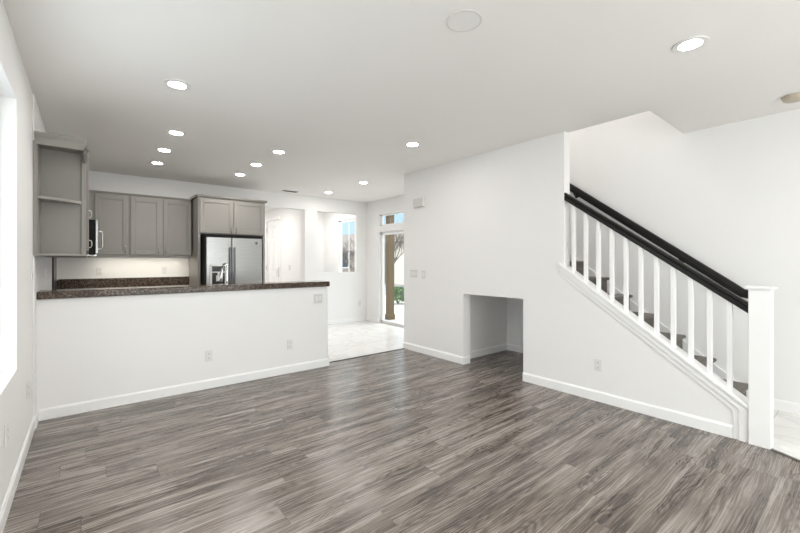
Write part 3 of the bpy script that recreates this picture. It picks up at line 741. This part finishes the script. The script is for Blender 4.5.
# faucet
fx, fy = 1.335, 5.02
fa = thing('kitchen_faucet', 'chrome gooseneck kitchen faucet in front of the refrigerator', 'faucet', (fx, fy, 0.9145))
m = MB(); m.cyl((fx, fy, 0.9145), 0.028, 0.012, 'z', 24); m.cyl((fx, fy, 0.9265), 0.022, 0.06, 'z', 24, 0.018); m.build('base', M['chrome'], fa, smooth=True)
m = MB(); R_ = 0.085; dxv = (-0.05, 1.0)
pts = [(fx, fy, 0.98), (fx, fy, 1.15), (fx, fy, 1.275)] + [(fx + dxv[0] * R_ * (1 - math.cos(a)), fy + dxv[1] * R_ * (1 - math.cos(a)), 1.275 + 0.068 * math.sin(a)) for a in [PI * i / 10 for i in range(1, 11)]]
e = pts[-1]; pts += [(e[0] - 0.004, e[1], e[2] - 0.03)]
m.tube(pts, 0.0125, 14); m.build('neck', M['chrome'], fa, smooth=True)
m = MB(); m.tube([pts[-1], (e[0] - 0.012, e[1] + 0.004, e[2] - 0.08), (e[0] - 0.020, e[1] + 0.008, e[2] - 0.145), (e[0] - 0.022, e[1] + 0.008, e[2] - 0.16)], [0.0135, 0.017, 0.0195, 0.017], 16); m.build('spray_head', M['chrome'], fa, smooth=True)
m = MB(); m.tube([(fx + 0.018, fy, 0.965), (fx + 0.055, fy, 0.985), (fx + 0.085, fy, 1.02)], [0.009, 0.008, 0.006]); m.build('lever', M['chrome'], fa)

# ================================================================== wall plates (local frame: plate faces -y, centre at the origin)
def duplex(label, loc, rz, group=None, mat='plate'):
    o = thing('power_outlet', label, 'outlet', loc, rz, group)
    m = MB(); m.box(-0.036, 0.036, -0.007, -0.0005, -0.059, 0.059); m.build('cover_plate', M[mat], o, local=True, bevel=0.003)
    for z in (0.024, -0.024):
        m = MB(); m.box(-0.017, 0.017, -0.0095, -0.007, z - 0.015, z + 0.015); s_ = m.build('socket', M['plastic'], o, local=True, bevel=0.002)
        k = MB(); k.box(-0.009, -0.006, -0.0100, -0.0096, z - 0.004, z + 0.008); k.box(0.006, 0.009, -0.0100, -0.0096, z - 0.004, z + 0.008); k.cyl((0, -0.0096, z - 0.009), 0.003, -0.0004, 'y', 10)
        k.build('slots', M['slot'], s_, local=True)
    return o
def switch(label, loc, rz, n=1, mat='plate', toggles=True):
    o = thing('light_switch', label, 'switch', loc, rz)
    w_ = 0.036 + 0.0235 * (n - 1)
    m = MB(); m.box(-w_, w_, -0.007, -0.0005, -0.059, 0.059); m.build('cover_plate', M[mat], o, local=True, bevel=0.003)
    for i in range(n):
        x = (i - (n - 1) / 2) * 0.047
        m = MB(); m.prism([(-0.0065, -0.033), (-0.009, -0.033), (-0.0125, 0.033), (-0.0065, 0.033)], 'x', x - 0.0165, x + 0.0165); m.build('rocker', M['plastic'], o, local=True, bevel=0.001)
    return o
FX, FY, FL = PI / 2, 0.0, -PI / 2
# wall facing -y: rz 0 ; wall facing +x (left wall): rz = +90 ; wall facing -x (stair wall): rz = -90
duplex('white outlet low on the half wall, the one nearer the left wall', (1.02, BY, 0.352), 0)
duplex('white outlet low on the half wall, the one nearer its free end', (1.936, BY, 0.352), 0)
switch('pale double switch plate high on the half wall under the bar top', (2.315, BY, 0.892), 0, 2, 'greyplate')
switch('switch plate on the left wall just in front of the open shelves', (LX, 4.21, 1.302), PI / 2, 2)
duplex('small low outlet on the left wall nearest the half wall', (LX, 3.94, 0.415), PI / 2)
duplex('low outlet on the left wall closer to the window', (LX, 2.975, 0.43), PI / 2)
duplex('outlet on the left wall below the open shelves above the bar', (KX, 5.38, 1.226), PI / 2)
duplex('outlet on the kitchen back wall near the microwave', (0.145, KY, 1.222), 0)
duplex('outlet on the kitchen back wall near the refrigerator housing', (0.999, KY, 1.224), 0)
duplex('white outlet low on the stair wall right of the low opening', (SX, 1.705, 0.358), -PI / 2)
switch('double switch plate on the stair wall near its far corner', (SX, 4.45, 1.186), -PI / 2, 3, 'greyplate')
switch('single switch on the stair wall beside the wider switch plate', (SX, 4.228, 1.176), -PI / 2, 1, 'greyplate')
switch('switch plate on the hallway wall beside the front door', (3.78, 8.87, 1.22), -PI / 2, 2, 'greyplate')
duplex('outlet low on the dining wall below the square opening', (4.86, KY, 0.415), 0)

ch = thing('door_chime', 'white door chime box high on the stair wall', 'door chime', (SX, 4.308, 2.255), -PI / 2)
m = MB(); m.box(-0.118, 0.118, -0.012, -0.0005, -0.072, 0.072); m.build('back_plate', M['greyplate'], ch, local=True, bevel=0.004)
m = MB(); m.box(-0.112, 0.112, -0.05, -0.012, -0.066, 0.066); m.build('cover', M['greyplate'], ch, local=True, bevel=0.008)
m = MB()
for i in range(7): m.box(-0.08, 0.08, -0.0508, -0.0502, -0.045 + i * 0.015, -0.042 + i * 0.015)
m.build('grille', M['plate'], ch, local=True)

# ================================================================== ceiling fixtures
def recessed(loc, label):
    o = thing('recessed_light', label, 'ceiling light', loc, 0, 'recessed ceiling lights')
    m = MB(); m.ring((0, 0, -0.007), 0.061, 0.094, 0.0065); m.build('trim_ring', M['plastic'], o, local=True, bevel=0.002)
    m = MB(); m.cyl((0, 0, -0.0050), 0.0615, 0.005, 'z', 32); m.build('lens', M['lens'], o, local=True)
    return o
LIGHTS = [((0.54, 3.40), 'round lit recessed light nearest above the left end of the half wall'),
          ((0.735, 4.68), 'lit recessed light over the bar, nearest of the left row of three'),
          ((0.735, 5.50), 'lit recessed light over the kitchen, middle one of the left row of three'),
          ((0.757, 6.28), 'lit recessed light in front of the wall cabinets, farthest of the left row'),
          ((1.850, 4.68), 'lit recessed light over the bar, nearest of the right row of three'),
          ((1.850, 5.50), 'lit recessed light over the kitchen, middle one of the right row of three'),
          ((1.868, 6.29), 'lit recessed light in front of the refrigerator, farthest of the right row'),
          ((2.950, 3.40), 'lit recessed light near the far top corner of the stair wall'),
          ((3.715, 5.58), 'lit recessed light over the dining area, the nearer of two'),
          ((3.715, 6.82), 'lit recessed light over the dining area, the farther of two'),
          ((2.950, 0.73), 'large bright recessed light in front of the stair opening')]
l0 = None
for (x, y), lab in LIGHTS:
    if l0 is None: l0 = recessed((x, y, H), lab)
    else:
        o = copy_tree(l0); o.location = (x, y, H); o['label'] = lab
sp = thing('ceiling_speaker', 'round white flush speaker cover in the ceiling near the top edge', 'speaker', (1.665, 1.47, H))
m = MB(); m.ring((0, 0, -0.006), 0.090, 0.101, 0.0055); m.build('rim', M['greyplate'], sp, local=True, bevel=0.002)
m = MB(); m.cyl((0, 0, -0.004), 0.091, 0.0035, 'z', 40); m.build('cover', M['plastic'], sp, local=True)
sm = thing('smoke_detector', 'beige round smoke detector on the ceiling at the right edge', 'smoke detector', (4.535, 0.415, H))
m = MB(); m.lathe([(0.078, -0.0005), (0.078, -0.010), (0.074, -0.012)]); m.build('base', M['beige'], sm, local=True)
m = MB(); m.lathe([(0.073, -0.012), (0.070, -0.030), (0.058, -0.040), (0.02, -0.043)]); m.build('cover', M['beige'], sm, local=True, smooth=True)
vt = thing('ceiling_vent', 'dark slotted air vent in the ceiling before the hallway', 'vent', (3.058, 7.155, H))
m = MB()
for a in ((-0.155, 0.155, -0.065, -0.055), (-0.155, 0.155, 0.055, 0.065), (-0.155, -0.145, -0.055, 0.055), (0.145, 0.155, -0.055, 0.055)): m.box(a[0], a[1], a[2], a[3], -0.010, -0.0005)
m.build('frame', M['plate'], vt, local=True, bevel=0.002)
m = MB(); m.box(-0.145, 0.145, -0.055, 0.055, -0.003, -0.0005); m.build('backing', M['slot'], vt, local=True)
m = MB()
for i in range(5):
    y = -0.044 + i * 0.022; m.prism([(y - 0.004, -0.010), (y - 0.002, -0.010), (y + 0.005, -0.0035), (y + 0.003, -0.0035)], 'x', -0.145, 0.145)
m.build('louvre', M['slot'], vt, local=True)

# ================================================================== outside
g = MB(); g.box(D1, 9.5, 2, 16, -0.12, -0.03); struct(g, 'ground', M['concrete'], 'pale concrete paving outside the patio door', 'ground')
g = MB(); g.box(9.5, 60, -5, 60, -0.16, -0.10); struct(g, 'ground_street', M['asphalt'], 'grey street beyond the paving', 'ground')
p = thing('porch_post', 'tan square porch post outside the patio door', 'post', (5.72, 7.42, -0.03))
m = MB(); m.box(5.62, 5.77, 7.32, 7.47, -0.029, 3.2); m.build('shaft', M['post'], p, bevel=0.006)
m = MB(); m.box(5.605, 5.785, 7.305, 7.485, -0.029, 0.10); m.build('base_trim', M['post'], p, bevel=0.005)
def shrub(label, loc, r, h, seed):
    rr = random.Random(seed); o = thing('shrub', label, 'shrub', loc)
    m = MB()
    for i in range(900):
        a = rr.uniform(0, 2 * PI); el = rr.uniform(0.0, 1.0); rad = r * rr.uniform(0.55, 1.0) * math.sqrt(max(0.05, 1 - (el * 0.9) ** 2))
        c0 = Vector((rad * math.cos(a), rad * math.sin(a), 0.08 + el * h)); d = Vector((rr.uniform(-1, 1), rr.uniform(-1, 1), rr.uniform(-0.2, 1))).normalized() * 0.05
        s_ = d.cross(Vector((rr.uniform(-1, 1), rr.uniform(-1, 1), rr.uniform(-1, 1)))).normalized() * 0.022
        m._faces([tuple(c0 - d), tuple(c0 + s_), tuple(c0 + d), tuple(c0 - s_)], [(0, 1, 2, 3)])
    m.build('foliage', M['leaf'], o, local=True)
    m = MB()
    for i in range(5):
        a = 2 * PI * i / 5; m.tube([(0, 0, 0), (r * 0.5 * math.cos(a), r * 0.5 * math.sin(a), h * 0.7)], [0.02, 0.006], 6)
    m.build('stem', M['bark'], o, local=True)
    return o
shrub('rounded green shrub outside beside the porch post', (8.0, 9.95, -0.03), 0.36, 0.48, 3)
def tree(label, loc, h, seed, spread=0.55):
    rr = random.Random(seed); o = thing('bare_tree', label, 'tree', loc)
    tm = MB(); bmn = MB()
    def grow(mb, p, d, L, r, lev):
        q = [p]; dd = d.copy()
        for i in range(3):
            dd = (dd + Vector((rr.uniform(-1, 1), rr.uniform(-1, 1), rr.uniform(-0.3, 0.6))) * 0.16).normalized(); q.append(q[-1] + dd * L / 3)
        mb.tube([tuple(v) for v in q], [r, r * 0.9, r * 0.8, r * 0.65], 6)
        if lev == 0: return
        for k in range(4 if lev > 1 else 3):
            nd = (dd + Vector((rr.uniform(-1, 1), rr.uniform(-1, 1), rr.uniform(-0.1, 0.8))) * spread * 1.5).normalized()
            grow(bmn, q[rr.choice((2, 3, 3))], nd, L * rr.uniform(0.55, 0.8), r * 0.55, lev - 1)
    grow(tm, Vector((0, 0, 0)), Vector((0, 0, 1)), h * 0.36, h * 0.017, 4)
    tm.build('trunk', M['bark'], o, local=True); bmn.build('branches', M['bark'], o, local=True)
    return o
tree('bare tree outside the window of the far room', (10.1, 15.9, -0.10), 3.0, 11, 0.8)
tree('bare tree seen through the glass patio door', (9.75, 12.7, -0.10), 4.0, 5, 0.9)
def house(label, x0, x1, y0, y1, hw, hr, wm, axis):
    o = thing('neighbour_house', label, 'house', ((x0 + x1) / 2, (y0 + y1) / 2, -0.10))
    m = MB(); m.box(x0, x1, y0, y1, -0.10, hw); m.build('wall', M[wm], o)
    m = MB(); e = 0.4
    if axis == 'y':
        xm = (x0 + x1) / 2; m.prism([(x0 - e, hw - 0.1), (xm, hr), (x1 + e, hw - 0.1), (x1 + e, hw - 0.25), (xm, hr - 0.18), (x0 - e, hw - 0.25)], 'y', y0 - e, y1 + e)
        mm = MB(); mm.prism([(x0, hw), (xm, hr - 0.2), (x1, hw)], 'y', y0, y1); mm.build('gable', M[wm], o)
    else:
        ym = (y0 + y1) / 2; m.prism([(y0 - e, hw - 0.1), (ym, hr), (y1 + e, hw - 0.1), (y1 + e, hw - 0.25), (ym, hr - 0.18), (y0 - e, hw - 0.25)], 'x', x0 - e, x1 + e)
        mm = MB(); mm.prism([(y0, hw), (ym, hr - 0.2), (y1, hw)], 'x', x0, x1); mm.build('gable', M[wm], o)
    m.build('roof', M['roof'], o)
    for i in range(2):
        yy = y0 + (y1 - y0) * (0.1 + 0.4 * i)
        f_ = MB(); f_.box(x0 - 0.05, x0 - 0.001, yy, yy + 1.3, 0.9, 2.1); wf = f_.build('window', M['trim'], o)
        f_ = MB(); f_.box(x0 - 0.06, x0 - 0.051, yy + 0.08, yy + 1.22, 0.98, 2.02); f_.build('pane', M['darkglass'], wf)
    return o
house('brown neighbouring house with a dark tiled roof behind the bare tree', 14.0, 21, 21.8, 32.0, 2.2, 3.7, 'stucco_grey', 'y')
house('pale stucco neighbouring house seen through the patio door', 15.5, 20, 12.0, 20.6, 2.75, 3.7, 'stucco', 'y')
